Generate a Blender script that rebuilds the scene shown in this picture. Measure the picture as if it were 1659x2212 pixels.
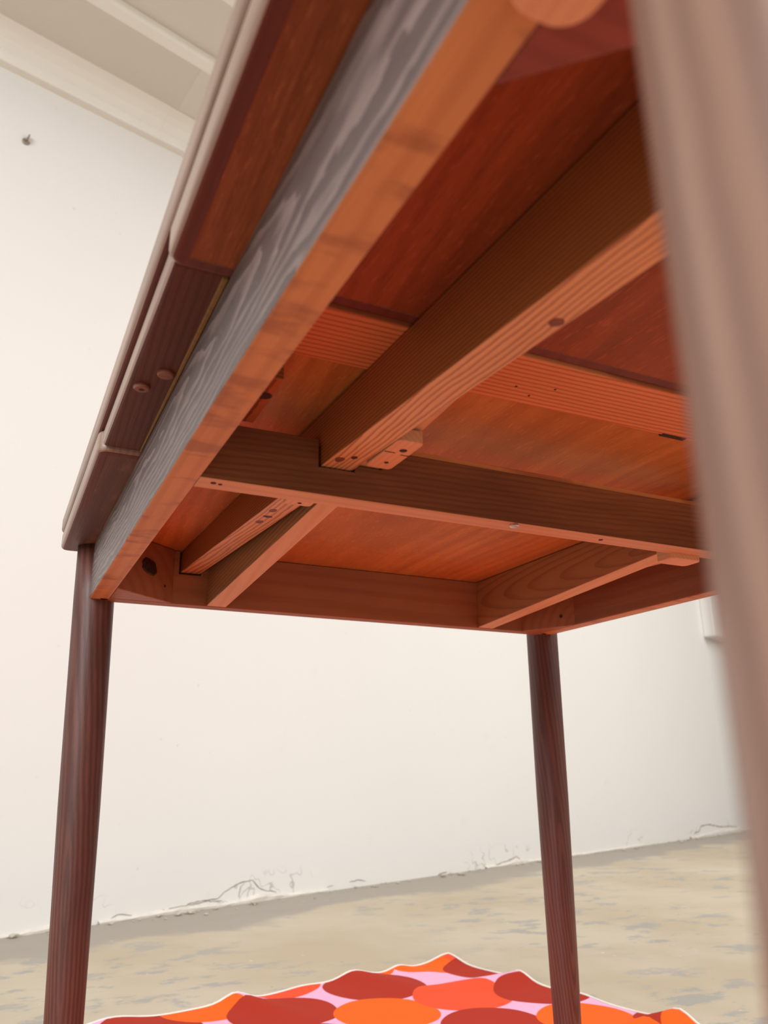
import bpy, bmesh, math, random
from mathutils import Vector, Matrix, noise

random.seed(7)
for o in list(bpy.data.objects):
    bpy.data.objects.remove(o, do_unlink=True)
SC = bpy.context.scene
COL = SC.collection

# ------------------------------------------------------------------ camera
cam_d = bpy.data.cameras.new('camera')
cam = bpy.data.objects.new('camera', cam_d)
COL.objects.link(cam)
CR = Vector((0.901488, -0.432765, -0.005856))
CU = Vector((-0.127399, -0.278266, 0.952018))
CF = Vector((0.413629, 0.857486, 0.305987))
CP = Vector((-0.09516, -1.04016, 0.426))
cam.matrix_world = Matrix(((CR.x, CU.x, -CF.x, CP.x), (CR.y, CU.y, -CF.y, CP.y),
                           (CR.z, CU.z, -CF.z, CP.z), (0, 0, 0, 1)))
cam_d.sensor_fit = 'VERTICAL'
cam_d.sensor_height = 36.0
cam_d.sensor_width = 27.0
cam_d.lens = 1732.97 / 2212 * 36
cam_d.clip_start = 0.01
cam_d.dof.use_dof = True
cam_d.dof.focus_distance = 0.85
cam_d.dof.aperture_fstop = 9.0
SC.camera = cam

# ------------------------------------------------------------------ world, light, exposure
W_STR = 0.22
world = bpy.data.worlds.new('world')
SC.world = world
world.use_nodes = True
bg = world.node_tree.nodes['Background']
bg.inputs[0].default_value = (1.0, 0.985, 0.96, 1)
bg.inputs[1].default_value = W_STR

def area(name, loc, target, sx, sy, power, col):
    d = bpy.data.lights.new(name, 'AREA')
    d.shape = 'RECTANGLE'; d.size = sx; d.size_y = sy; d.energy = power; d.color = col
    o = bpy.data.objects.new(name, d); COL.objects.link(o)
    o.location = loc
    o.rotation_euler = (Vector(target) - Vector(loc)).to_track_quat('-Z', 'Y').to_euler()
    return o
# a tall window bay to the left and a roof light over the open part of the room
area('window_light', (-3.0, -3.0, 2.2), (0.0, -0.7, 0.5), 2.6, 2.0, 225, (0.96, 0.98, 1.0))
area('roof_light', (3.7, -0.9, 3.5), (2.2, 0.5, 0.0), 5.0, 4.0, 270, (1.0, 0.96, 0.915))

SC.view_settings.view_transform = 'Standard'
SC.view_settings.look = 'None'
SC.view_settings.gamma = 1.0
SC.view_settings.use_curve_mapping = False
SC.view_settings.exposure = -0.08
SC.cycles.use_denoising = True
SC.cycles.max_bounces = 10
SC.cycles.diffuse_bounces = 8
SC.cycles.sample_clamp_indirect = 8

# ------------------------------------------------------------------ node helpers
class NT:
    def __init__(self, name):
        self.m = bpy.data.materials.new(name)
        self.m.use_nodes = True
        self.t = self.m.node_tree
        self.b = self.t.nodes['Principled BSDF']
    def n(self, kind, **kw):
        nd = self.t.nodes.new(kind)
        for k, v in kw.items():
            setattr(nd, k, v)
        return nd
    def l(self, a, b):
        self.t.links.new(a, b)
    def val(self, sock, v):
        if hasattr(v, 'links') or hasattr(v, 'is_linked'):
            self.l(v, sock)
        else:
            sock.default_value = v
    def coord(self):
        return self.n('ShaderNodeTexCoord').outputs['Object']
    def mapping(self, v, loc=(0, 0, 0), rot=(0, 0, 0), scale=(1, 1, 1)):
        nd = self.n('ShaderNodeMapping')
        self.l(v, nd.inputs[0])
        nd.inputs[1].default_value = loc; nd.inputs[2].default_value = rot; nd.inputs[3].default_value = scale
        return nd.outputs[0]
    def noise(self, v, scale, detail=3, rough=0.55, out=0, dist=0.0):
        nd = self.n('ShaderNodeTexNoise')
        self.l(v, nd.inputs['Vector'])
        nd.inputs['Scale'].default_value = scale; nd.inputs['Detail'].default_value = detail
        nd.inputs['Roughness'].default_value = rough; nd.inputs['Distortion'].default_value = dist
        return nd.outputs[out]
    def vm(self, op, a, b=None, s=None):
        nd = self.n('ShaderNodeVectorMath', operation=op)
        self.val(nd.inputs[0], a)
        if b is not None: self.val(nd.inputs[1], b)
        if s is not None: nd.inputs['Scale'].default_value = s
        return nd.outputs['Value'] if op in ('DISTANCE', 'LENGTH', 'DOT_PRODUCT') else nd.outputs[0]
    def mt(self, op, a, b=None, c=None, clamp=False):
        nd = self.n('ShaderNodeMath', operation=op)
        nd.use_clamp = clamp
        self.val(nd.inputs[0], a)
        if b is not None: self.val(nd.inputs[1], b)
        if c is not None: self.val(nd.inputs[2], c)
        return nd.outputs[0]
    def mr(self, v, a, b, c=0.0, d=1.0, smooth=True):
        nd = self.n('ShaderNodeMapRange')
        nd.interpolation_type = 'SMOOTHSTEP' if smooth else 'LINEAR'
        self.l(v, nd.inputs[0])
        for i, x in enumerate((a, b, c, d)):
            nd.inputs[i + 1].default_value = x
        return nd.outputs[0]
    def mix(self, f, a, b, blend='MIX'):
        nd = self.n('ShaderNodeMix', data_type='RGBA', blend_type=blend)
        self.val(nd.inputs[0], f)
        for sk, v in ((nd.inputs[6], a), (nd.inputs[7], b)):
            if isinstance(v, tuple):
                sk.default_value = (*v, 1) if len(v) == 3 else v
            else:
                self.l(v, sk)
        return nd.outputs[2]
    def bump(self, h, strength, dist=0.002):
        nd = self.n('ShaderNodeBump')
        self.l(h, nd.inputs['Height'])
        nd.inputs['Strength'].default_value = strength; nd.inputs['Distance'].default_value = dist
        self.l(nd.outputs[0], self.b.inputs['Normal'])
    def done(self, col, rough=0.5, spec=0.5):
        self.val(self.b.inputs['Base Color'], (*col, 1) if isinstance(col, tuple) else col)
        self.val(self.b.inputs['Roughness'], rough)
        self.b.inputs['Specular IOR Level'].default_value = spec
        return self.m

AX = {'X': 0, 'Y': 1, 'Z': 2}

def wood(name, light, dark, axis='Y', period=0.006, pith=(0.05, 0.0, 0.03), tilt=(0.02, 0.0, 0.015),
         warp=0.006, ring=0.7, fiber=0.25, blotch=0.3, rough=0.5, spec=0.4, seed=0.0, bump=0.12,
         sharp=(0.35, 0.95), stain=None, stripes=0.0, streak=0.0, sz=(1, 1, 1), wob=0.0, fleck=0.0):
    """plain-sawn timber: rings about a pith outside the board, pulled along the grain axis"""
    k = NT(name)
    o = k.coord()
    v = k.mapping(o, loc=(seed * 1.3, seed * 0.7, seed * 2.1))
    a = AX[axis]
    stretch = [9.0, 9.0, 9.0]; stretch[a] = 2.0
    wn = k.noise(k.vm('MULTIPLY', v, tuple(stretch)), 1.0, 2, 0.5, out=1)
    wv = k.vm('SCALE', k.vm('SUBTRACT', wn, (0.5, 0.5, 0.5)), s=warp)
    if wob:
        st2 = [40.0, 40.0, 40.0]; st2[a] = 7.0
        w2 = k.noise(k.vm('MULTIPLY', v, tuple(st2)), 1.0, 3, 0.6, out=1)
        wv = k.vm('ADD', wv, k.vm('SCALE', k.vm('SUBTRACT', w2, (0.5, 0.5, 0.5)), s=wob))
    p = k.mapping(k.vm('ADD', o, wv), loc=pith, rot=tilt)
    w = k.n('ShaderNodeTexWave', wave_type='RINGS', rings_direction=axis, wave_profile='SAW' if ring > 0.75 else 'SIN')
    k.l(p, w.inputs['Vector'])
    w.inputs['Scale'].default_value = 2 * math.pi / (20 * period)
    w.inputs['Distortion'].default_value = 0.6
    w.inputs['Detail'].default_value = 2
    w.inputs['Detail Scale'].default_value = 1.5
    rg = k.mr(w.outputs['Fac'], sharp[0], sharp[1])
    fs = [900.0, 900.0, 900.0]; fs[a] = 14.0
    fb = k.noise(k.vm('MULTIPLY', v, tuple(fs)), 1.0, 3, 0.6)
    bl = k.noise(k.vm('MULTIPLY', v, tuple([1.0 if i != a else 0.35 for i in range(3)])), 14.0, 3, 0.55)
    c = k.mix(k.mt('MULTIPLY', rg, ring), light, dark)
    if stripes:
        ss = [30.0, 30.0, 30.0]; ss[a] = 0.4
        st = k.mr(k.noise(k.vm('MULTIPLY', v, tuple(ss)), 1.0, 1, 0.4), 0.35, 0.65)
        c = k.mix(k.mt('MULTIPLY', st, stripes), c, dark)
    if streak:           # broad colour bands that follow the figure
        sg = [16.0, 16.0, 16.0]; sg[a] = 2.2
        c = k.mix(k.mt('MULTIPLY', k.mr(k.noise(k.vm('ADD', k.vm('MULTIPLY', v, tuple(sg)), k.vm('SCALE', wn, s=0.8)), 1.0, 4, 0.6), 0.42, 0.62), streak), c, tuple(x * 0.55 for x in dark))
    if stain:
        c = k.mix(k.mr(k.noise(k.vm('MULTIPLY', v, sz), stain[1], 3, 0.6), 0.52, 0.66, 0, stain[2]), c, stain[0])
    m1 = k.mt('MULTIPLY_ADD', k.mt('SUBTRACT', fb, 0.5), fiber * 2, 1.0)
    m2 = k.mt('MULTIPLY_ADD', k.mt('SUBTRACT', bl, 0.5), blotch * 2, 1.0)
    mul = k.mt('MULTIPLY', m1, m2)
    c = k.vm('MULTIPLY', c, _rgb(k, mul))
    if fleck:
        fk = [520.0, 520.0, 520.0]; fk[a] = 75.0
        fn = k.noise(k.vm('MULTIPLY', v, tuple(fk)), 1.0, 2, 0.6)
        c = k.mix(k.mt('MULTIPLY', k.mr(fn, 0.58, 0.70), fleck), c, tuple(min(1, x * 1.9 + 0.03) for x in light))
        c = k.mix(k.mt('MULTIPLY', k.mr(fn, 0.42, 0.30), fleck), c, tuple(x * 0.6 for x in dark))
    if bump:
        k.bump(k.mt('ADD', fb, k.mt('MULTIPLY', rg, -0.5)), bump, 0.0015)
    rr = k.mt('MULTIPLY_ADD', fb, 0.2, rough - 0.1)
    return k.done(c, rr, spec)

def _rgb(k, s):
    nd = k.n('ShaderNodeCombineXYZ')
    for i in range(3): k.l(s, nd.inputs[i])
    return nd.outputs[0]

def plain(name, col, rough=0.5, metal=0.0, var=0.15, scale=60):
    k = NT(name)
    n_ = k.noise(k.coord(), scale, 3)
    c = k.mix(n_, tuple(x * (1 - var) for x in col), tuple(min(1, x * (1 + var)) for x in col))
    k.b.inputs['Metallic'].default_value = metal
    return k.done(c, rough)

# ------------------------------------------------------------------ mesh helpers
def under(o, mat, lim=-0.8):
    """own tone for the lower face; on runners, light from below is painted in"""
    o.data.materials.append(mat)
    for p in o.data.polygons:
        if p.normal.z < lim: p.material_index = 1
    return o

def finish(name, bm, mat, parent=None, bevel=0.0, seg=2, smooth=False, centre=True, bev_filter=None):
    bmesh.ops.recalc_face_normals(bm, faces=bm.faces)
    if bevel:
        ed = [e for e in bm.edges if len(e.link_faces) == 2 and e.calc_face_angle(0) > 0.5 and (bev_filter is None or bev_filter(e))]
        bmesh.ops.bevel(bm, geom=ed, offset=bevel, segments=seg, profile=0.5, affect='EDGES', clamp_overlap=True)
    c = Vector((0, 0, 0))
    if centre:
        lo = Vector([min(v.co[i] for v in bm.verts) for i in range(3)])
        hi = Vector([max(v.co[i] for v in bm.verts) for i in range(3)])
        c = (lo + hi) / 2
        bmesh.ops.translate(bm, verts=bm.verts, vec=-c)
    me = bpy.data.meshes.new(name)
    bm.to_mesh(me); bm.free()
    if smooth:
        for p in me.polygons: p.use_smooth = True
    elif bevel:
        for p in me.polygons: p.use_smooth = False
    me.materials.append(mat)
    o = bpy.data.objects.new(name, me)
    COL.objects.link(o)
    if parent is not None:
        o.parent = parent
        o.location = c - origin(parent)
    else:
        o.location = c
    return o

def origin(o):
    v = Vector(o.location)
    return v + origin(o.parent) if o.parent else v

def hexa(pts):
    """8 corners: four of the bottom ring, then four above them"""
    bm = bmesh.new()
    v = [bm.verts.new(p) for p in pts]
    for f in ((0, 1, 2, 3), (4, 5, 6, 7), (0, 1, 5, 4), (1, 2, 6, 5), (2, 3, 7, 6), (3, 0, 4, 7)):
        bm.faces.new([v[i] for i in f])
    return bm

def box(x0, x1, y0, y1, z0, z1):
    return hexa([(x0, y0, z0), (x1, y0, z0), (x1, y1, z0), (x0, y1, z0),
                 (x0, y0, z1), (x1, y0, z1), (x1, y1, z1), (x0, y1, z1)])

def prism(poly, axis, a, b):
    """extrude a 2-D polygon along an axis ('Z': poly is xy, 'Y': poly is xz)"""
    bm = bmesh.new()
    def P(p, t):
        return (p[0], p[1], t) if axis == 'Z' else (p[0], t, p[1])
    lo = [bm.verts.new(P(p, a)) for p in poly]
    hi = [bm.verts.new(P(p, b)) for p in poly]
    n = len(poly)
    bm.faces.new(lo); bm.faces.new(hi)
    for i in range(n):
        j = (i + 1) % n
        bm.faces.new((lo[i], lo[j], hi[j], hi[i]))
    return bm

def round_rect(x0, x1, y0, y1, r, seg=6):
    pts = []
    for cx, cy, a0 in ((x1 - r, y1 - r, 0), (x0 + r, y1 - r, 90), (x0 + r, y0 + r, 180), (x1 - r, y0 + r, 270)):
        for i in range(seg + 1):
            a = math.radians(a0 + 90 * i / seg)
            pts.append((cx + r * math.cos(a), cy + r * math.sin(a)))
    return pts

def lathe(prof, top, bot, seg=48):
    """round section swept from top to bot; prof: (t, radius)"""
    bm = bmesh.new()
    top, bot = Vector(top), Vector(bot)
    rings = []
    for t, r in prof:
        c = top.lerp(bot, t)
        rings.append([bm.verts.new((c.x + r * math.cos(2 * math.pi * i / seg), c.y + r * math.sin(2 * math.pi * i / seg), c.z)) for i in range(seg)])
    for a, b in zip(rings, rings[1:]):
        for i in range(seg):
            j = (i + 1) % seg
            bm.faces.new((a[i], a[j], b[j], b[i]))
    bm.faces.new(rings[0]); bm.faces.new(rings[-1])
    return bm

def disc_plug(c, nrm, r, h, seg=20, dome=0.25, sx=1.0, jag=0.0, rnd=None):
    """a low round plug standing on a surface at c with outward normal nrm"""
    bm = bmesh.new()
    q = Vector(nrm).to_track_quat('Z', 'Y')
    rad = [r * (1 + (jag * rnd.uniform(-1, 1) if rnd else 0)) for _ in range(seg)]
    def ring(f, z):
        return [bm.verts.new(Vector(c) + q @ Vector((rad[i] * f * sx * math.cos(2 * math.pi * i / seg), rad[i] * f * math.sin(2 * math.pi * i / seg), z))) for i in range(seg)]
    rs = [ring(1, -0.0008), ring(1, h * 0.6), ring(0.85, h), ring(0.4, h * (1 + dome * 0.3))]
    for a, b in zip(rs, rs[1:]):
        for i in range(seg):
            bm.faces.new((a[i], a[(i + 1) % seg], b[(i + 1) % seg], b[i]))
    bm.faces.new(rs[0]); bm.faces.new(rs[-1])
    return bm

def tag(o, label=None, cat=None, group=None, kind=None):
    if label: o['label'] = label
    if cat: o['category'] = cat
    if group: o['group'] = group
    if kind: o['kind'] = kind
    return o

# ------------------------------------------------------------------ room
TH = math.radians(20)
AL = Vector((math.cos(TH), math.sin(TH), 0))       # along the back wall
NO = Vector((-math.sin(TH), math.cos(TH), 0))      # away from the room
P0 = Vector((0.98, 1.93, 0))
SLOPE = 0.095                                       # the roof climbs to the right
def wp(s, n, z):
    return P0 + AL * s + NO * n + Vector((0, 0, z))

# wall paint with scuffs, hairlines and crumbling foot
k = NT('wall_paint')
g = k.n('ShaderNodeNewGeometry').outputs['Position']
sx = k.n('ShaderNodeSeparateXYZ'); k.l(g, sx.inputs[0])
big = k.noise(g, 1.1, 3)
c = k.mix(big, (0.73, 0.715, 0.695), (0.775, 0.765, 0.745))
sp = k.mr(k.noise(g, 7.0, 4, 0.6), 0.66, 0.76)
c = k.mix(k.mt('MULTIPLY', sp, 0.16), c, (0.62, 0.54, 0.48))
dots = k.mr(k.noise(g, 46.0, 1, 0.4), 0.78, 0.82)
c = k.mix(k.mt('MULTIPLY', dots, 0.25), c, (0.45, 0.40, 0.36))
ed = k.mt('ADD', sx.outputs[2], k.mt('MULTIPLY', k.noise(g, 6.0, 4, 0.6), -0.16))
foot = k.mr(ed, -0.055, 0.0, 1.0, 0.0)
crk = k.mt('ABSOLUTE', k.mt('SUBTRACT', k.noise(g, 5.0, 3, 0.65), 0.5))
crk = k.mt('MULTIPLY', k.mt('MULTIPLY', k.mr(crk, 0.0, 0.012, 1.0, 0.0), k.mr(k.noise(g, 1.7, 2), 0.50, 0.62)), k.mr(sx.outputs[2], 0.05, 0.11, 1.0, 0.0))
c = k.mix(k.mt('MULTIPLY', foot, 0.35), c, (0.80, 0.76, 0.68))
c = k.mix(k.mt('MULTIPLY', crk, 0.6), c, (0.36, 0.33, 0.29))
k.bump(k.mt('ADD', k.noise(g, 30.0, 4, 0.6), k.mt('MULTIPLY', crk, -2.0)), 0.12, 0.006)
M_WALL = k.done(c, 0.75, 0.25)

k = NT('concrete_floor')
g = k.n('ShaderNodeNewGeometry').outputs['Position']
gr = k.mapping(g, rot=(0, 0, -TH))
gs = k.n('ShaderNodeSeparateXYZ'); k.l(gr, gs.inputs[0])
c = k.mix(k.mr(k.noise(g, 1.6, 4, 0.6), 0.35, 0.65), (0.47, 0.395, 0.285), (0.53, 0.47, 0.37))
pat = k.mr(k.noise(k.mapping(g, scale=(1, 1.6, 1)), 7.0, 6, 0.68), 0.52, 0.60)
pat = k.mt('MULTIPLY', pat, k.mr(k.noise(g, 1.3, 2), 0.36, 0.52))
c = k.mix(k.mt('MULTIPLY', pat, 0.8), c, (0.33, 0.325, 0.31))
# grey strip along the wall
dw = k.vm('DOT_PRODUCT', k.vm('SUBTRACT', g, tuple(P0)), tuple(NO))
dw = k.mt('ADD', dw, k.mt('MULTIPLY', k.mt('SUBTRACT', k.noise(g, 2.2, 4, 0.6), 0.5), 0.45))
c = k.mix(k.mr(dw, -0.34, -0.26, 0, 0.9), c, (0.345, 0.315, 0.275))
fl = k.mr(k.noise(g, 38.0, 2, 0.5), 0.735, 0.76)
c = k.mix(k.mt('MULTIPLY', fl, 0.55), c, (0.72, 0.68, 0.60))
dk = k.mr(k.noise(k.mapping(g, loc=(4, 2, 1)), 27.0, 2, 0.5), 0.755, 0.775)
c = k.mix(k.mt('MULTIPLY', dk, 0.5), c, (0.20, 0.17, 0.14))
k.bump(k.noise(g, 60.0, 4, 0.6), 0.15, 0.003)
M_FLOOR = k.done(c, 0.7, 0.3)

k = NT('ceiling_paint')
g = k.n('ShaderNodeNewGeometry').outputs['Position']
c = k.mix(k.noise(g, 1.5, 3), (0.66, 0.615, 0.56), (0.71, 0.67, 0.615))
M_CEIL = k.done(c, 0.7, 0.25)
M_CEIL2 = plain('ceiling_board_paint', (0.72, 0.68, 0.625), 0.7, 0, 0.03, 2)
k = NT('trim_paint')
g = k.n('ShaderNodeNewGeometry').outputs['Position']
c = k.mix(k.noise(g, 9, 3), (0.80, 0.77, 0.71), (0.86, 0.84, 0.79))
M_TRIM = k.done(c, 0.35, 0.5)

bm = bmesh.new()
v = [bm.verts.new(p) for p in ((-7, -7, 0), (9, -7, 0), (9, 6, 0), (-7, 6, 0), (-7, -7, -0.1), (9, -7, -0.1), (9, 6, -0.1), (-7, 6, -0.1))]
for f in ((0, 1, 2, 3), (4, 5, 6, 7), (0, 1, 5, 4), (1, 2, 6, 5), (2, 3, 7, 6), (3, 0, 4, 7)):
    bm.faces.new([v[i] for i in f])
tag(finish('floor', bm, M_FLOOR, centre=False), 'worn tan concrete floor with grey patches', kind='structure')

def zt(s):                      # height of the trim's lower edge along the wall
    return 2.721 + SLOPE * (s + 1.403)
S0, S1 = -5.0, 6.5
def wbox(s0, s1, n0, n1, za, zb):
    """box along the wall whose bottom/top follow functions of s"""
    return hexa([wp(s0, n0, za(s0)), wp(s1, n0, za(s1)), wp(s1, n1, za(s1)), wp(s0, n1, za(s0)),
                 wp(s0, n0, zb(s0)), wp(s1, n0, zb(s1)), wp(s1, n1, zb(s1)), wp(s0, n1, zb(s0))])
tag(finish('wall_back', wbox(S0, S1, 0, 0.15, lambda s: -0.05, lambda s: zt(s) + 0.3), M_WALL, centre=False),
    'white painted plaster wall with scuffs and a crumbling foot', kind='structure')
tag(finish('ceiling', wbox(S0, S1, -1.3, 0.1, lambda s: zt(s) + 0.115, lambda s: zt(s) + 0.2), M_CEIL, centre=False),
    'cream painted ceiling boards above the wall trim', kind='structure')
# cornice: square batten with a cove above it
prof = [(0.0, 0.0), (-0.030, 0.0), (-0.034, 0.004), (-0.034, 0.038), (-0.030, 0.044), (-0.036, 0.052), (-0.050, 0.075),
        (-0.072, 0.094), (-0.100, 0.112), (-0.100, 0.118), (0.0, 0.118)]
def wprism(prof, s0, s1):
    bm = bmesh.new()
    A = [bm.verts.new(wp(s0, n, zt(s0) + z)) for n, z in prof]
    B = [bm.verts.new(wp(s1, n, zt(s1) + z)) for n, z in prof]
    bm.faces.new(A); bm.faces.new(B)
    for i in range(len(prof)):
        j = (i + 1) % len(prof)
        bm.faces.new((A[i], A[j], B[j], B[i]))
    return bm
# two lengths butt-jointed
tag(finish('trim_1', wprism(prof, S0, -0.812), M_TRIM, centre=False), 'white cornice batten along the wall head, left length', kind='structure')
tag(finish('trim_2', wprism([(n * 0.985, z + (0.0012 if z < 0.03 else 0)) for n, z in prof], -0.8115, S1), M_TRIM, centre=False), 'white cornice batten along the wall head, right length', kind='structure')
for i, (na, nb) in enumerate(((-0.408, -0.352), (-0.70, -0.645), (-1.0, -0.945))):
    p = [(na, 0.116), (na, 0.092), (na + 0.006, 0.084), (nb - 0.006, 0.084), (nb, 0.092), (nb, 0.116)]
    tag(finish('trim_%d' % (3 + i), wprism(p, S0, S1), M_TRIM, centre=False), 'white ceiling batten running parallel to the wall', kind='structure')
# thin cover strip between ceiling boards (between cornice and first batten)
bm = hexa([wp(s, n, zt(s) + z) for z in (0.1135, 0.118) for s, n in ((-0.835, -0.352), (-0.45, -0.352), (-0.40, -0.10), (-0.785, -0.10))])
tag(finish('trim_6', bm, M_CEIL2, centre=False), 'paler ceiling board between cornice and batten', kind='structure')

# box cover on the wall far right, behind the blurred leg
t = finish('wall_box', wbox(3.80, 4.25, -0.09, 0.001, lambda s: 1.335, lambda s: 1.95), M_WALL, bevel=0.01)
tag(t, 'white square cover box on the wall beside the blurred near leg', 'wall box')

# cracks where the plaster has come away at the foot
M_CRACK = plain('crack_shadow', (0.30, 0.26, 0.22), 0.9, 0, 0.4, 60)
WALL = bpy.data.objects['wall_back']
rcr = random.Random(8)
for L, wd in (([(-0.618, 0.003), (-0.523, 0.014), (-0.406, 0.021), (-0.335, 0.027), (-0.296, 0.049), (-0.244, 0.066), (-0.196, 0.068), (-0.155, 0.035), (-0.088, 0.021)], 0.0055),
              ([(-0.251, 0.022), (-0.244, 0.053), (-0.229, 0.062)], 0.0045), ([(-0.449, 0.023), (-0.388, 0.025), (-0.316, 0.017)], 0.004),
              ([(1.159, 0.004), (1.23, 0.016), (1.285, 0.021), (1.341, 0.033), (1.388, 0.010), (1.414, 0.012)], 0.007),
              ([(3.273, 0.030), (3.343, 0.038), (3.379, 0.066), (3.494, 0.072), (3.67, 0.049), (3.822, 0.045), (3.953, 0.035)], 0.010),
              ([(0.772, 0.002), (0.832, 0.008)], 0.007), ([(0.144, 0.012), (0.179, 0.017)], 0.004), ([(0.261, 0.022), (0.31, 0.024), (0.348, 0.017)], 0.004),
              ([(-0.71, 0.010), (-0.688, 0.020), (-0.642, 0.011)], 0.0035)):
    pts = []
    for (a, za), (b, zb) in zip(L, L[1:]):
        m = max(2, int(math.hypot(b - a, zb - za) / 0.012))
        pts += [(a + (b - a) * i / m, za + (zb - za) * i / m + rcr.uniform(-0.002, 0.002)) for i in range(m)]
    pts.append(L[-1])
    bm = bmesh.new(); rows = []
    for i, (a, za) in enumerate(pts):
        j0, j1 = pts[max(0, i - 1)], pts[min(len(pts) - 1, i + 1)]
        d = Vector((j1[0] - j0[0], j1[1] - j0[1])); d = d / (d.length or 1)
        h = wd * 0.5 * rcr.uniform(0.35, 1.0) * (0.4 if i in (0, len(pts) - 1) else 1)
        rows.append([bm.verts.new(wp(a - d.y * q * h, n, za + d.x * q * h)) for q, n in ((-1, 0.0008), (-0.6, -0.0012), (0.6, -0.0012), (1, 0.0008))])
    for a, b in zip(rows, rows[1:]):
        for j in range(3):
            bm.faces.new((a[j], a[j + 1], b[j + 1], b[j]))
    finish('crack', bm, M_CRACK, WALL)

# small hook nail left in the wall
M_NAIL = plain('old_nail', (0.30, 0.27, 0.22), 0.5, 0.4)
nl = bpy.data.objects.new('nail_hook', None); COL.objects.link(nl)
nl.location = wp(-1.284, -0.004, 2.477)
tag(nl, 'small dull nail hook high on the white wall at left', 'nail')
finish('plaster_plug', disc_plug(nl.location + NO * 0.004, -NO, 0.012, 0.004, 14, jag=0.2, rnd=random.Random(2)), M_NAIL, nl)
bm = hexa([nl.location + AL * a + NO * b + Vector((0, 0, c_)) for c_, w_ in ((0.0, .004), (0.026, .002)) for a, b in ((-w_ + .2 * c_, -0.012), (w_ + .2 * c_, -0.012), (w_ + .2 * c_, 0.0), (-w_ + .2 * c_, 0.0))])
finish('shank', bm, M_NAIL, nl, bevel=0.0008)

# crumbs of plaster along the foot of the wall
M_CRUMB = plain('plaster_crumb', (0.50, 0.45, 0.38), 0.85, 0, 0.3, 25)
bm = bmesh.new()
rc = random.Random(11)
for i in range(240):
    s = rc.uniform(-1.3, 4.6); n = -abs(rc.gauss(0, 0.035)) - 0.002
    r = rc.choice((0.002, 0.003, 0.003, 0.004, 0.008)) * rc.uniform(0.6, 1.3)
    res = bmesh.ops.create_icosphere(bm, subdivisions=1, radius=r)
    for q in res['verts']:
        q.co = Vector((q.co.x * 1.5, q.co.y, q.co.z * 0.6)) * rc.uniform(0.75, 1.25)
        q.co += wp(s, n - r * 1.8, r * 0.62)
tag(finish('plaster_crumbs', bm, M_CRUMB, centre=False), 'crumbs of fallen plaster along the foot of the wall', 'plaster crumbs', kind='stuff')
# ragged lips of loose plaster standing off the wall foot
M_LIP = plain('loose_plaster', (0.70, 0.66, 0.60), 0.85, 0, 0.22, 30)
def lip(s0, s1, hfun, seed):
    r = random.Random(seed)
    bm = bmesh.new()
    rows = []
    N = 26
    for i in range(N + 1):
        t_ = i / N; s = s0 + (s1 - s0) * t_
        h = hfun(t_) * (1 + r.uniform(-0.18, 0.18))
        rows.append([bm.verts.new(wp(s, n, z)) for n, z in ((0.002, -0.002), (-0.008, -0.002), (-0.008 - r.uniform(0, .004), h * 0.6), (-0.003 - r.uniform(0, .004), h), (0.002, h + 0.003))])
    for a, b in zip(rows, rows[1:]):
        for j in range(4):
            bm.faces.new((a[j], a[j + 1], b[j + 1], b[j]))
    return bm
for i, (a, b, f) in enumerate(((-0.75, 0.15, lambda t_: 0.008 + 0.012 * math.exp(-((t_ - 0.66) / 0.10) ** 2) + 0.008 * math.exp(-((t_ - 0.3) / 0.1) ** 2)),
                               (-1.3, -0.8, lambda t_: 0.010 + 0.006 * math.sin(9 * t_)),
                               (1.1, 2.6, lambda t_: 0.007 + 0.014 * math.exp(-((t_ - 0.17) / 0.04) ** 2)),
                               (3.2, 5.2, lambda t_: 0.012 + 0.018 * math.exp(-((t_ - 0.3) / 0.15) ** 2)))):
    tag(finish('trim_%d' % (7 + i), lip(a, b, f, i + 3), M_LIP, centre=False), 'ragged lip of loose plaster at the wall foot', kind='structure')

# ------------------------------------------------------------------ table
ZB, ZH = 0.630, 0.7005
TW, TL, T = 0.7024, 0.963, 0.023
YI = -0.0093                    # inner faces of the end aprons
YN = -TL - YI

APR_OUT = wood('stained_beech_apron', (0.082, 0.056, 0.053), (0.205, 0.148, 0.132), 'Y', 0.0062, (0.030, 0, -0.006), (0.0, 0.0, 0.05), 0.045, 0.9, 0.26, 0.42, 0.42, 0.5, seed=3, sharp=(0.40, 1.0), streak=0.45, wob=0.018, fleck=0.22)
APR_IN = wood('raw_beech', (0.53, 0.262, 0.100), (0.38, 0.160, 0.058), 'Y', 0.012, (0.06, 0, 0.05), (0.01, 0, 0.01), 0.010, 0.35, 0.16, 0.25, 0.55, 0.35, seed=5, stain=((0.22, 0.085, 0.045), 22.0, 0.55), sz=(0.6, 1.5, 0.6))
APR_X = wood('raw_beech_cross', (0.31, 0.125, 0.052), (0.22, 0.076, 0.031), 'X', 0.013, (0.02, 0.07, 0.05), (0, 0.02, 0.02), 0.012, 0.35, 0.14, 0.3, 0.55, 0.35, seed=8)
APR_DK = wood('raw_beech_shaded', (0.26, 0.095, 0.040), (0.18, 0.058, 0.024), 'Y', 0.012, (0.06, 0, 0.05), (0.01, 0, 0.01), 0.010, 0.35, 0.16, 0.25, 0.55, 0.35, seed=25)
BLOCK_DK = wood('dark_corner_block', (0.22, 0.062, 0.045), (0.15, 0.040, 0.030), 'X', 0.010, (0.02, 0.05, 0.05), (0, 0.02, 0.02), 0.010, 0.4, 0.14, 0.3, 0.4, 0.5, seed=26)
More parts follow.
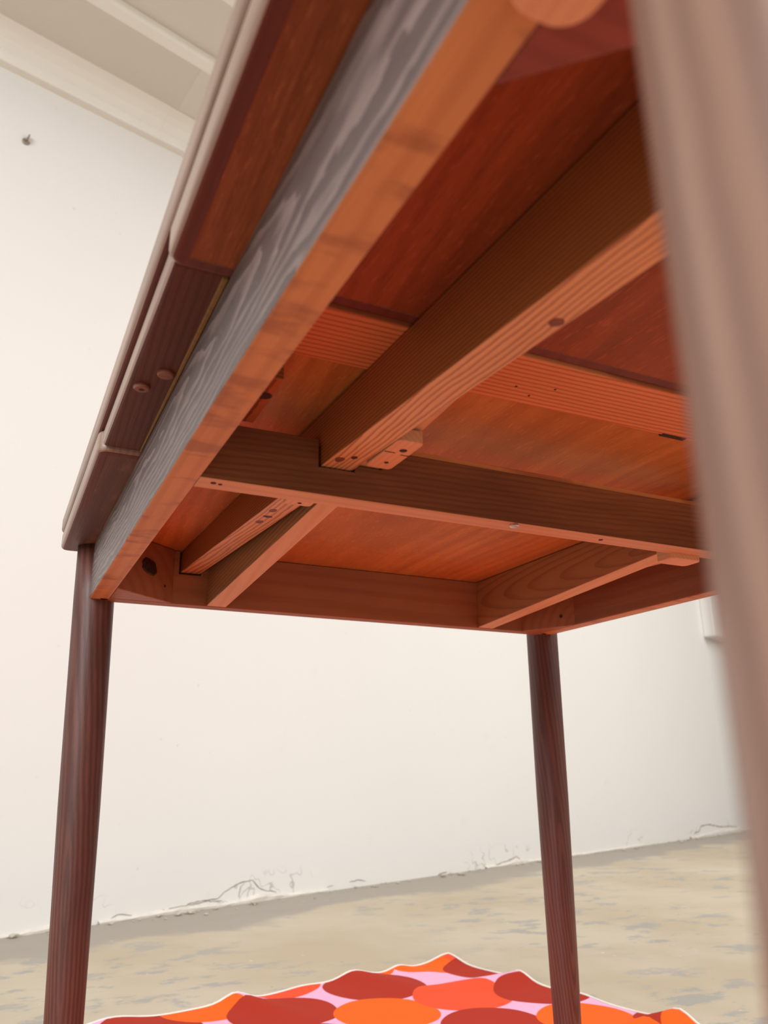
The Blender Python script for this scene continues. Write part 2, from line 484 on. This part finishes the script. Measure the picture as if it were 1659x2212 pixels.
MARGIN = wood('stained_leaf_margin', (0.125, 0.052, 0.032), (0.075, 0.028, 0.019), 'Y', 0.010, (0.03, 0, 0.12), (0.02, 0, 0.04), 0.016, 0.4, 0.3, 0.4, 0.5, 0.35, seed=27, stain=((0.19, 0.085, 0.045), 22.0, 0.8), sz=(2.2, 0.7, 1))
FIR_OVAL = wood('flat_sawn_guide', (0.31, 0.130, 0.045), (0.22, 0.080, 0.026), 'Y', 0.0065, (0.020, 0, 0.0), (0.0, 0, 0.10), 0.012, 0.8, 0.15, 0.25, 0.5, 0.4, seed=28, sharp=(0.5, 1.0))
BEAM = wood('cross_beam_pine', (0.25, 0.098, 0.039), (0.15, 0.050, 0.020), 'X', 0.005, (0.0, 0.012, 0.11), (0, 0.03, 0.0), 0.012, 0.4, 0.28, 0.45, 0.55, 0.35, seed=12, wob=0.008, streak=0.35)
SAND_LIT_X = wood('sanded_lit_pine_cross', (0.56, 0.305, 0.150), (0.47, 0.225, 0.100), 'X', 0.008, (0.0, 0.03, 0.05), (0, 0.03, 0.01), 0.006, 0.4, 0.12, 0.2, 0.55, 0.35, seed=22)  # beam underside: paler than its sides, bounce light put into the colour
FIR_Y = wood('fir_runner', (0.37, 0.128, 0.036), (0.17, 0.042, 0.010), 'Y', 0.0030, (0.012, 0, 0.12), (0.004, 0, 0.006), 0.004, 0.85, 0.15, 0.25, 0.5, 0.4, seed=2, sharp=(0.3, 1.0))
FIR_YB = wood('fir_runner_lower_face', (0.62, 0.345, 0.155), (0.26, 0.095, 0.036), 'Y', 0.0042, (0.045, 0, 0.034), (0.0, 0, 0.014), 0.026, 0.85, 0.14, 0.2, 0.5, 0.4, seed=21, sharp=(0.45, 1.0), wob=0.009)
FIR_Y2 = wood('fir_runner_wide_grain', (0.33, 0.155, 0.060), (0.19, 0.070, 0.026), 'Y', 0.0050, (0.020, 0, 0.035), (0.10, 0, 0.03), 0.012, 0.8, 0.15, 0.2, 0.5, 0.4, seed=6, sharp=(0.3, 1.0))
SAND_LIT_Y = wood('sanded_lit_pine_long', (0.62, 0.365, 0.185), (0.52, 0.27, 0.125), 'Y', 0.008, (0.02, 0, 0.05), (0.01, 0, 0.01), 0.006, 0.4, 0.12, 0.2, 0.55, 0.35, seed=23)
FIR_X = wood('fir_batten', (0.62, 0.255, 0.095), (0.33, 0.09, 0.032), 'X', 0.0056, (0, 0.075, 0.008), (0, 0.0, 0.025), 0.010, 0.7, 0.14, 0.15, 0.55, 0.35, seed=9, sharp=(0.45, 1.0))
LEAF = wood('teak_veneer_under', (0.29, 0.080, 0.022), (0.16, 0.038, 0.011), 'Y', 0.011, (0.03, 0, 0.22), (0.02, 0, 0.06), 0.022, 0.35, 0.4, 0.3, 0.55, 0.35, seed=1, stripes=0.45, fleck=0.26)
LEAF_B = wood('teak_veneer_far', (0.50, 0.215, 0.052), (0.32, 0.105, 0.024), 'Y', 0.013, (0.06, 0, 0.20), (0.03, 0, 0.05), 0.028, 0.35, 0.25, 0.35, 0.55, 0.35, seed=4, stripes=0.4, fleck=0.2)
CBOARD = wood('dark_teak_board', (0.100, 0.030, 0.016), (0.055, 0.014, 0.009), 'Y', 0.006, (0.02, 0, 0.05), (0.05, 0, 0.03), 0.012, 0.5, 0.25, 0.3, 0.5, 0.4, seed=7)
LIP = wood('teak_lipping', (0.30, 0.205, 0.158), (0.20, 0.122, 0.092), 'Y', 0.006, (0.02, 0, 0.03), (0.02, 0, 0.02), 0.010, 0.5, 0.2, 0.2, 0.38, 0.45, seed=10)  # paler than its under face, daylight sheen painted into the colour
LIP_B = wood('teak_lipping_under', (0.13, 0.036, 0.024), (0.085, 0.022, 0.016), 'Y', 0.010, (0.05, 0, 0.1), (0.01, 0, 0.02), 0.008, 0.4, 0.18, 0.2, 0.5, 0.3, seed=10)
LEGM = wood('dark_stained_leg', (0.150, 0.052, 0.036), (0.058, 0.017, 0.013), 'Z', 0.0045, (0.006, 0.018, 0), (0.05, 0.05, 0), 0.018, 0.6, 0.25, 0.5, 0.46, 0.5, seed=13, sharp=(0.0, 1.0), streak=0.3, wob=0.006)
LEGN = wood('daylit_stained_leg', (0.27, 0.155, 0.112), (0.155, 0.078, 0.056), 'Z', 0.008, (0.01, 0.02, 0), (0.03, 0.03, 0), 0.014, 0.6, 0.15, 0.35, 0.36, 0.5, seed=14, sharp=(0.0, 1.0), streak=0.2)
STOP = wood('pale_stop_block', (0.64, 0.35, 0.185), (0.54, 0.27, 0.135), 'Y', 0.004, (0.03, 0, 0.03), (0, 0, 0), 0.002, 0.4, 0.12, 0.15, 0.55, 0.35, seed=15)
PLUGM = wood('wood_plug', (0.26, 0.11, 0.065), (0.17, 0.066, 0.04), 'X', 0.003, (0.03, 0.02, 0.03), (0, 0, 0), 0.002, 0.4, 0.15, 0.2, 0.45, 0.4, seed=16)
GAP_LIGHT = plain('gap_light_gold', (0.26, 0.15, 0.045), 0.7, 0.1, 0.4, 180)
STEEL = plain('screw_steel', (0.55, 0.55, 0.53), 0.3, 0.9)
HOLE = plain('screw_hole', (0.035, 0.018, 0.012), 0.9)
KNOT = wood('knot_wood', (0.045, 0.018, 0.014), (0.02, 0.008, 0.008), 'Z', 0.004, (0.004, 0, 0), (0.3, 0.3, 0), 0.01, 0.6, 0.3, 0.4, 0.5, 0.4, seed=17)
RKNOT = plain('red_knot', (0.16, 0.055, 0.032), 0.55, 0, 0.3, 90)

table = bpy.data.objects.new('dining_table', None); COL.objects.link(table)
table.location = (TW / 2, -TL / 2, 0)
tag(table, 'small dark wooden draw-leaf dining table on four round legs, seen from below', 'table')

# --- aprons
def side_apron(x_out, sgn):
    xi = x_out + sgn * T
    a, b = min(x_out, xi), max(x_out, xi)
    o = finish('side_apron', box(a, b, -TL, 0.0, ZB, ZH), APR_IN, table, bevel=0.0015)
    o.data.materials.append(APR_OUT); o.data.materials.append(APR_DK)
    for p in o.data.polygons:          # the show face is stained, the bare inner sides carry painted shade
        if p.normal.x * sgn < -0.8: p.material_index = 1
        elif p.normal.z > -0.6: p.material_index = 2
    return o
apL = side_apron(0.0, 1)
apR = side_apron(TW, -1)
A0, A1, B0, B1 = 0.1085, 0.1345, 0.1443, 0.1700        # runner widths at the far end
A2, A3, B2, B3 = 0.5875, 0.6135, 0.5590, 0.5855
def end_apron(y0, y1, notch):
    x0, x1 = 0.012, TW - 0.012
    p = [(x0, ZB), (x1, ZB), (x1, ZH)]
    if notch:
        for a, b in ((A2 - .002, A3 + .002), (A0 - .0025, A1 + .0005)):
            p += [(b, ZH), (b, 0.6700), (a, 0.6700), (a, ZH)]
    p += [(x0, ZH)]
    return finish('end_apron', prism(p, 'Y', y0, y1), APR_X, table, bevel=0.001)
eF = end_apron(YI, 0.0015, True)
finish('apron_facing', box(0.012, TW - 0.012, 0.0015, 0.0115, ZB, ZH), APR_X, table, bevel=0.001)
eN = end_apron(-TL - 0.0115, YN, False)

# --- legs (round, slightly tapered), leaning a touch as photographed
def leg(top, bot):
    prof = [(0, 0.0240), (0.1, 0.0245), (0.45, 0.0238), (0.8, 0.0205), (0.97, 0.0182), (0.995, 0.0178), (1.0, 0.0165)]
    return finish('leg', lathe(prof, top, bot), LEGM, table, smooth=True)
def flat_caps(o):
    for p in o.data.polygons:
        if abs(p.normal.z) > 0.9: p.use_smooth = False
    return o
ZF = 0.0035
flat_caps(leg((0.0060, 0.0215, ZH), (0.0285, 0.0215, ZF)))
flat_caps(leg((0.7000, 0.0215, ZH), (0.7000, 0.0215, ZF)))
nearleg = flat_caps(leg((0.0040, -TL - 0.0205, ZH), (0.0040, -TL - 0.0205, ZF)))
nearleg.data.materials[0] = LEGN  # lighter copy of the leg stain, daylight put into the colour
tag(nearleg, 'leg nearest the viewer, painted paler for the daylight on it')
flat_caps(leg((0.7000, -TL - 0.0215, ZH), (0.7000, -TL - 0.0215, ZF)))

# --- corner blocks
def corner(pts, kn=True):
    return finish('corner_block', prism(pts, 'Z', ZB + 0.0004, ZH), APR_X, table, bevel=0.001)
cFL = corner([(T, -0.074), (0.100, YI), (T, YI)])
cFR = corner([(TW - T, -0.090), (0.640, YI), (TW - T, YI)])
cNL = corner([(T, -0.876), (0.1007, YN), (T, YN)])
cNL.data.materials[0] = BLOCK_DK
cNR = corner([(TW - T, -0.876), (TW - 0.1007, YN), (TW - T, YN)])
rk = random.Random(4)
nrm = Vector((0.074 - 0.0093, -(0.100 - T), 0)).normalized()
mid = Vector((T, -0.074, 0)).lerp(Vector((0.100, YI, 0)), 0.52)
kn = finish('knot', disc_plug((mid.x, mid.y, 0.668), nrm, 0.0105, 0.0016, 18, sx=1.3, jag=0.16, rnd=rk), KNOT, cFL)
tag(kn, 'dark knot in the corner block')
finish('nail_hole', disc_plug(Vector((mid.x, mid.y, 0.650)) + Vector((0.024, 0.0207, 0)), nrm, 0.002, 0.0006, 10), HOLE, cFL)
nr2 = Vector((-(0.090 - 0.0093), -(TW - T - 0.640), 0)).normalized()
mr_ = Vector((TW - T, -0.090, 0)).lerp(Vector((0.640, YI, 0)), 0.25)
finish('nail_hole', disc_plug((mr_.x, mr_.y, 0.646), nr2, 0.0028, 0.0006, 10), HOLE, cFR)
# rounded glue block by the near left corner
p = round_rect(0.004, 0.0315, -0.958, -0.9045, 0.011)
finish('glue_block', prism(p, 'Z', ZB - 0.006, ZB - 0.0002), STOP, table, bevel=0.0015)

# --- middle cross beam, notched for the runners
CB0, CB1 = -0.4873, -0.4651
p = [(T, ZB), (TW - T, ZB), (TW - T, 0.6768)]
for a, b in ((0.552, 0.620), (0.1150, 0.1700)):
    p += [(b, 0.6765), (b, 0.6535 if a > 0.3 else 0.6592), (b if a > 0.3 else 0.1462, 0.6535 if a > 0.3 else 0.6592), (b - 0.001 if a > 0.3 else 0.1458, 0.6535), (a, 0.6535), (a, 0.6765)]
p += [(T, 0.6762)]
beam = finish('cross_beam', prism(p, 'Y', CB0, CB1), BEAM, table, bevel=0.0006, seg=1)
beam.data.materials.append(SAND_LIT_X)
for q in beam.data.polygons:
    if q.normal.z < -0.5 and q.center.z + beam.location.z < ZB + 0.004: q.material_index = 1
scr = finish('screw', disc_plug((0.300, CB0 + 0.004, ZB), (0, 0, -1), 0.0042, 0.0022, 16), STEEL, beam)
tag(scr, 'steel screw head')
finish('nail_hole', disc_plug((0.0345, CB0 + 0.008, ZB), (0, 0, -1), 0.0022, 0.0004, 10), HOLE, beam)
finish('nail_hole', disc_plug((0.040, CB0 + 0.009, ZB), (0, 0, -1), 0.0016, 0.0004, 10), HOLE, beam)
finish('nail_hole', disc_plug((0.402, CB0 + 0.011, ZB), (0, 0, -1), 0.0022, 0.0004, 10), HOLE, beam)
p = round_rect(0.500, 0.540, CB1 - 0.002, CB1 + 0.022, 0.006)
finish('glue_block', prism(p, 'Z', ZB - 0.0045, ZB + 0.012), STOP, beam, bevel=0.001)

# --- leaf runners (wedge shaped)
def runner(xs_far, xs_near, y_far, y_near, zb_far, zb_near, mat):
    pts = [(xs_far[0], y_far, zb_far), (xs_far[1], y_far, zb_far), (xs_near[1], y_near, zb_near), (xs_near[0], y_near, zb_near),
           (xs_far[0], y_far, ZH - .0003), (xs_far[1], y_far, ZH - .0003), (xs_near[1], y_near, ZH - .0003), (xs_near[0], y_near, ZH - .0003)]
    return finish('leaf_runner', hexa(pts), mat, table, bevel=0.0012)
rA = runner((A0, A1), (0.1255, 0.1535), 0.0012, -0.94, 0.6731, 0.6375, FIR_Y)
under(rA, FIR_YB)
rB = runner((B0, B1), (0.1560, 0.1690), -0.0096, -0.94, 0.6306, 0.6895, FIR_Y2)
under(rB, SAND_LIT_Y)
rA2 = runner((A2, A3), (A2, A3), 0.0012, -0.94, 0.6731, 0.6375, FIR_Y)
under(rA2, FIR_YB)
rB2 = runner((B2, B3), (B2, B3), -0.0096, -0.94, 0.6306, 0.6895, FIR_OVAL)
under(rB2, SAND_LIT_Y)
# knots on the lower face of the runner
def zA(y): return 0.6731 + (0.6375 - 0.6731) * (0.0012 - y) / 0.9412
for (x, y, r, sxx) in ((0.1245, -0.507, 0.0052, 0.7), (0.1330, -0.516, 0.0030, 0.8), (0.1430, -0.752, 0.0042, 1.0),
                       (0.1235, -0.345, 0.0052, 0.7), (0.1245, -0.300, 0.0055, 0.7), (0.126, -0.322, 0.0034, 1.4)):
    finish('knot', disc_plug((x, y, zA(y)), (0, 0, -1), r, 0.0004, 16, sx=sxx, jag=0.1, rnd=rk), RKNOT if r > 0.0035 else KNOT, rA)

# --- stop blocks screwed below the runners
def stop_block(x0, x1, y0, y1, z0, z1, yaw=0.0):
    bm = prism(round_rect(x0, x1, y0, y1, 0.0035, 3), 'Z', z0, z1)
    return finish('stop_block', bm, STOP, table, bevel=0.0008)
sb = stop_block(0.1475, 0.1690, -0.5620, -0.5040, 0.6530, 0.6635)
finish('screw', disc_plug((0.1600, -0.5450, 0.6530), (0, 0, -1), 0.0030, 0.0004, 12), HOLE, sb)
finish('screw', disc_plug((0.1590, -0.5180, 0.6530), (0, 0, -1), 0.0018, 0.0004, 12), HOLE, sb)
bm = box(0.1477, 0.1560, -0.5392, -0.5383, 0.6527, 0.6531)
finish('pencil_crack', bm, HOLE, sb)
bm = box(0.1620, 0.1688, -0.5372, -0.5363, 0.6527, 0.6531)
finish('pencil_crack', bm, HOLE, sb)
sb2 = stop_block(0.1128, 0.1380, -0.4560, -0.4060, 0.6470, 0.6575)
finish('screw', disc_plug((0.1260, -0.4130, 0.6470), (0, 0, -1), 0.0018, 0.0004, 12), HOLE, sb2)

# --- cleat with a bored hole inside the left apron
cl = finish('cleat', hexa([(T, -0.555, 0.680), (0.0585, -0.566, 0.680), (0.0605, -0.487, 0.680), (T, -0.487, 0.680),
                           (T, -0.555, 0.7035), (0.0585, -0.566, 0.7035), (0.0605, -0.487, 0.7035), (T, -0.487, 0.7035)]), FIR_Y, table, bevel=0.001)
finish('bored_hole', disc_plug((0.0535, -0.537, 0.680), (0, 0, -1), 0.0055, 0.0005, 16), HOLE, cl)

# --- draw leaves: veneered panel inside a solid lipping
OV = 0.0367
def leaf(y0, y1, mat):
    z0, z1 = ZH + 0.0002, ZH + 0.0212
    wd = 0.011
    pan = finish('extension_leaf', box(-OV + wd, TW + OV - wd, y0 + wd, y1 - wd, z0 + 0.0004, z1), mat, table)
    out = round_rect(-OV, TW + OV, y0, y1, 0.010, 6)
    inn = round_rect(-OV + wd, TW + OV - wd, y0 + wd, y1 - wd, 0.0006, 6)
    bm = bmesh.new()
    L = [[bm.verts.new((q[0], q[1], z)) for q in pl] for pl in (out, inn) for z in (z0, z1)]
    n = len(out)
    for i in range(n):
        j = (i + 1) % n
        bm.faces.new((L[0][i], L[0][j], L[1][j], L[1][i]))
        bm.faces.new((L[2][i], L[3][i], L[3][j], L[2][j]))
        bm.faces.new((L[0][i], L[2][i], L[2][j], L[0][j]))
        bm.faces.new((L[1][i], L[1][j], L[3][j], L[3][i]))
    outer = set()
    for r_ in (L[0], L[1]):
        for i in range(n):
            outer.add(frozenset((r_[i], r_[(i + 1) % n])))
    bmesh.ops.recalc_face_normals(bm, faces=bm.faces)
    ed = [e for e in bm.edges if frozenset(e.verts) in outer]
    bmesh.ops.bevel(bm, geom=ed, offset=0.0042, segments=4, profile=0.5, affect='EDGES')
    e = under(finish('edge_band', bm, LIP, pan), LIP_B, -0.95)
    tag(e, 'solid wood edge band around the leaf')
    return pan
leafN = leaf(-1.0160, -0.6345, LEAF)
leafF = leaf(-0.3290, 0.0530, LEAF_B)
for xa, xb in ((-OV + 0.011, 0.0), (TW, TW + OV - 0.011)):
    finish('stained_margin', box(xa, xb, -0.318, 0.042, ZH + 0.0002, ZH + 0.0008), MARGIN, leafF)

# --- fixed centre board between the leaves
cb = finish('center_board', box(-0.033, TW + 0.033, -0.6335, -0.3300, ZH + 0.0035, ZH + 0.0200), CBOARD, table, bevel=0.0035, seg=3)
cb.data.materials.append(LIP)
for q in cb.data.polygons:
    if abs(q.normal.x) > 0.35: q.material_index = 1
finish('center_panel', box(T + 0.001, TW - T - 0.001, -0.6320, -0.3315, ZH + 0.0026, ZH + 0.0037), LEAF_B, cb)
for x, y, r in ((-0.0212, -0.4655, 0.0062), (-0.0090, -0.4945, 0.0062)):
    q = finish('screw_plug', disc_plug((x, y, ZH + 0.0036), (0, 0, -1), r, 0.0028, 20), PLUGM, cb)
    if y > -0.48:
        finish('plug_slot', disc_plug((x, y, ZH + 0.0009), (0, 0, -1), 0.0024, 0.0004, 10), HOLE, cb)
bat = finish('fir_batten', box(T, TW - T, -0.6325, -0.5685, ZH - 0.0004, ZH + 0.0040), FIR_X, cb, bevel=0.0008)
for x, y in ((0.232, -0.592), (0.250, -0.583), (0.262, -0.600)):
    finish('nail_hole', disc_plug((x, y, ZH - 0.0004), (0, 0, -1), 0.0011, 0.0003, 8), HOLE, cb)
finish('worn_notch', box(0.398, 0.425, -0.5715, -0.5660, ZH - 0.0008, ZH + 0.0030), HOLE, cb, bevel=0.0004)
finish('gap_light_strip', hexa([(-0.0026, -0.632, ZH + .0012), (0.0005, -0.632, ZH + .0012), (0.0005, -0.335, ZH + .0012), (-0.0006, -0.335, ZH + .0012), (-0.0026, -0.632, ZH + .0038), (0.0005, -0.632, ZH + .0038), (0.0005, -0.335, ZH + .0038), (-0.0006, -0.335, ZH + .0038)]), GAP_LIGHT, table, bevel=0.0003)  # added strip, its gold colour paints the light seen in the gap
# panel ledge beyond the cross beam
finish('guide_ledge', box(0.172, 0.550, CB0 + 0.0015, CB1 - 0.003, 0.6768, 0.6815), FIR_X, table, bevel=0.0006)

# --- tabletop
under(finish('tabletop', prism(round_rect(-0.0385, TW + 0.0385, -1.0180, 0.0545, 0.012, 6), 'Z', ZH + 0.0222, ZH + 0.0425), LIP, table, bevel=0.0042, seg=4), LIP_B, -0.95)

# ------------------------------------------------------------------ cloth on the floor
PF = Vector((0.948, 0.792, 0)); E1 = Vector((-0.977, -0.213, 0)); E2 = Vector((0.181, -0.983, 0))
CL1, CL2 = 1.45, 1.72
def cloth_z(a, b):
    """a: metres along the left edge, b: metres along the right edge"""
    z = 0.0022
    fa, fb = math.exp(-(b / 0.16) ** 2), math.exp(-(a / 0.16) ** 2)
    for s0, h, w in ((0.275, 0.015, 0.045), (0.40, 0.004, 0.05), (0.555, 0.015, 0.032), (0.80, 0.012, 0.06), (0.15, 0.009, .03)):
        z += fa * h * math.exp(-((a - s0 + 0.25 * b) / w) ** 2)
    for s0, h, w in ((0.235, 0.017, 0.036), (0.40, 0.005, 0.04), (0.62, 0.022, 0.035), (0.9, 0.01, 0.06)):
        z += fb * h * math.exp(-((b - s0 + 0.2 * a) / w) ** 2)
    z += 0.014 * math.exp(-((a + b) / 0.05) ** 2)
    z += 0.0012 * (noise.noise(Vector((a * 9, b * 9, 0))) + 0.5)
    return max(z, 0.0022)
bm = bmesh.new()
NA, NB = 110, 120
grid = []
for i in range(NA + 1):
    row = []
    for j in range(NB + 1):
        a = CL1 * (i / NA) ** 1.3; b = CL2 * (j / NB) ** 1.3
        wob = 0.004 * noise.noise(Vector((a * 14, b * 14, 3.0)))
        pt = PF + E1 * (a + (wob if j == 0 else 0)) + E2 * (b + (wob if i == 0 else 0))
        # legs press the cloth flat
        z = cloth_z(a, b)
        row.append(bm.verts.new((pt.x, pt.y, z)))
    grid.append(row)
for i in range(NA):
    for j in range(NB):
        bm.faces.new((grid[i][j], grid[i][j + 1], grid[i + 1][j + 1], grid[i + 1][j]))
edge_pts = [grid[i][0].co.copy() for i in range(NA, -1, -1)] + [grid[0][j].co.copy() for j in range(1, NB + 1)] + \
           [grid[i][NB].co.copy() for i in range(1, NA + 1)] + [grid[NA][j].co.copy() for j in range(NB - 1, 0, -1)]

k = NT('printed_cotton')
o = k.coord()
PINK, DARK, RED, ORANGE = (0.80, 0.42, 0.62), (0.40, 0.030, 0.014), (0.80, 0.085, 0.032), (0.88, 0.125, 0.010)
U = Vector((0.150, -0.105)); V = Vector((0.185, 0.088)); C0 = Vector((0.813, 0.503))
fixed = {(0, 0): (RED, 0.813, 0.503, 0.098), (-1, 0): (DARK, 0.691, 0.645, 0.106), (0, -1): (ORANGE, 0.632, 0.469, 0.097), (-1, -1): (DARK, 0.462, 0.556, 0.104),
         (1, 0): (DARK, 0.974, 0.462, 0.098), (1, -1): (DARK, 0.772, 0.330, 0.094), (-1, 1): (ORANGE, 0.874, 0.768, 0.092), (0, 1): (DARK, 0.976, 0.668, 0.098),
         (-2, 0): (RED, 0.515, 0.730, 0.085), (-2, -1): (ORANGE, 0.335, 0.640, 0.078), (2, 0): (ORANGE, 0.938, 0.285, 0.088), (2, 1): (DARK, 1.075, 0.190, 0.085),
         (1, 1): (ORANGE, 1.15, 0.50, 0.09), (-2, -2): (DARK, 0.225, 0.555, 0.090), (0, -2): (DARK, 0.455, 0.375, 0.094), (-1, -2): (RED, 0.300, 0.440, 0.092)}
rp = random.Random(5)
fl2 = k.mapping(o, scale=(1, 1, 0))
wob = k.vm('SCALE', k.vm('SUBTRACT', k.noise(fl2, 6.0, 1, out=1), (0.5, 0.5, 0.5)), s=0.012)
fl2 = k.vm('MULTIPLY', k.vm('ADD', fl2, wob), (1, 1, 0))
col = None
for i in range(-9, 10):
    for j in range(-9, 10):
        q = C0 + U * i + V * j
        d = Vector((q.x, q.y, 0)) - PF
        a, b = d.dot(E1), d.dot(E2)
        if (i, j) not in fixed and not (-0.1 < a < CL1 + 0.1 and -0.1 < b < CL2 + 0.1): continue
        cc, rr = rp.choice((DARK, RED, ORANGE, ORANGE)), 0.101
        if (i, j) in fixed:
            cc, qx, qy, rr = fixed[(i, j)]; q = Vector((qx, qy))
        ds = k.vm('DISTANCE', fl2, (q.x, q.y, 0))
        f = k.mr(ds, rr - 0.001, rr + 0.001, 1, 0, False)
        col = k.mix(f, col if col is not None else PINK, cc)
wv = k.noise(k.mapping(o, scale=(1200, 1200, 1)), 1.0, 1)
col = k.vm('MULTIPLY', col, _rgb(k, k.mt('MULTIPLY_ADD', wv, 0.12, 0.94)))
M_CLOTH = k.done(col, 0.85, 0.15)
cl = finish('printed_cloth', bm, M_CLOTH, centre=False, smooth=True)
tag(cl, 'cloth with red and orange circles on pink, spread on the concrete floor', 'cloth')
# folded white hem
cu = bmesh.new()
rings = []
n = len(edge_pts)
ctr = sum(edge_pts, Vector()) / n
for i, q in enumerate(edge_pts):
    tng = (edge_pts[(i + 1) % n] - edge_pts[i - 1]).normalized()
    sd = tng.cross(Vector((0, 0, 1))).normalized()
    rings.append([cu.verts.new(q + sd * (0.0036 * math.cos(t_)) + Vector((0, 0, 0.0016 * math.sin(t_)))) for t_ in (0, 1.05, 2.1, 3.14, 4.19, 5.24)])
for i in range(n):
    a, b = rings[i], rings[(i + 1) % n]
    for j in range(6):
        cu.faces.new((a[j], a[(j + 1) % 6], b[(j + 1) % 6], b[j]))
h = finish('hem', cu, plain('white_hem', (0.82, 0.76, 0.72), 0.85), cl, smooth=True, centre=False)
h.location = (0, 0, 0)
tag(h, 'white stitched hem')
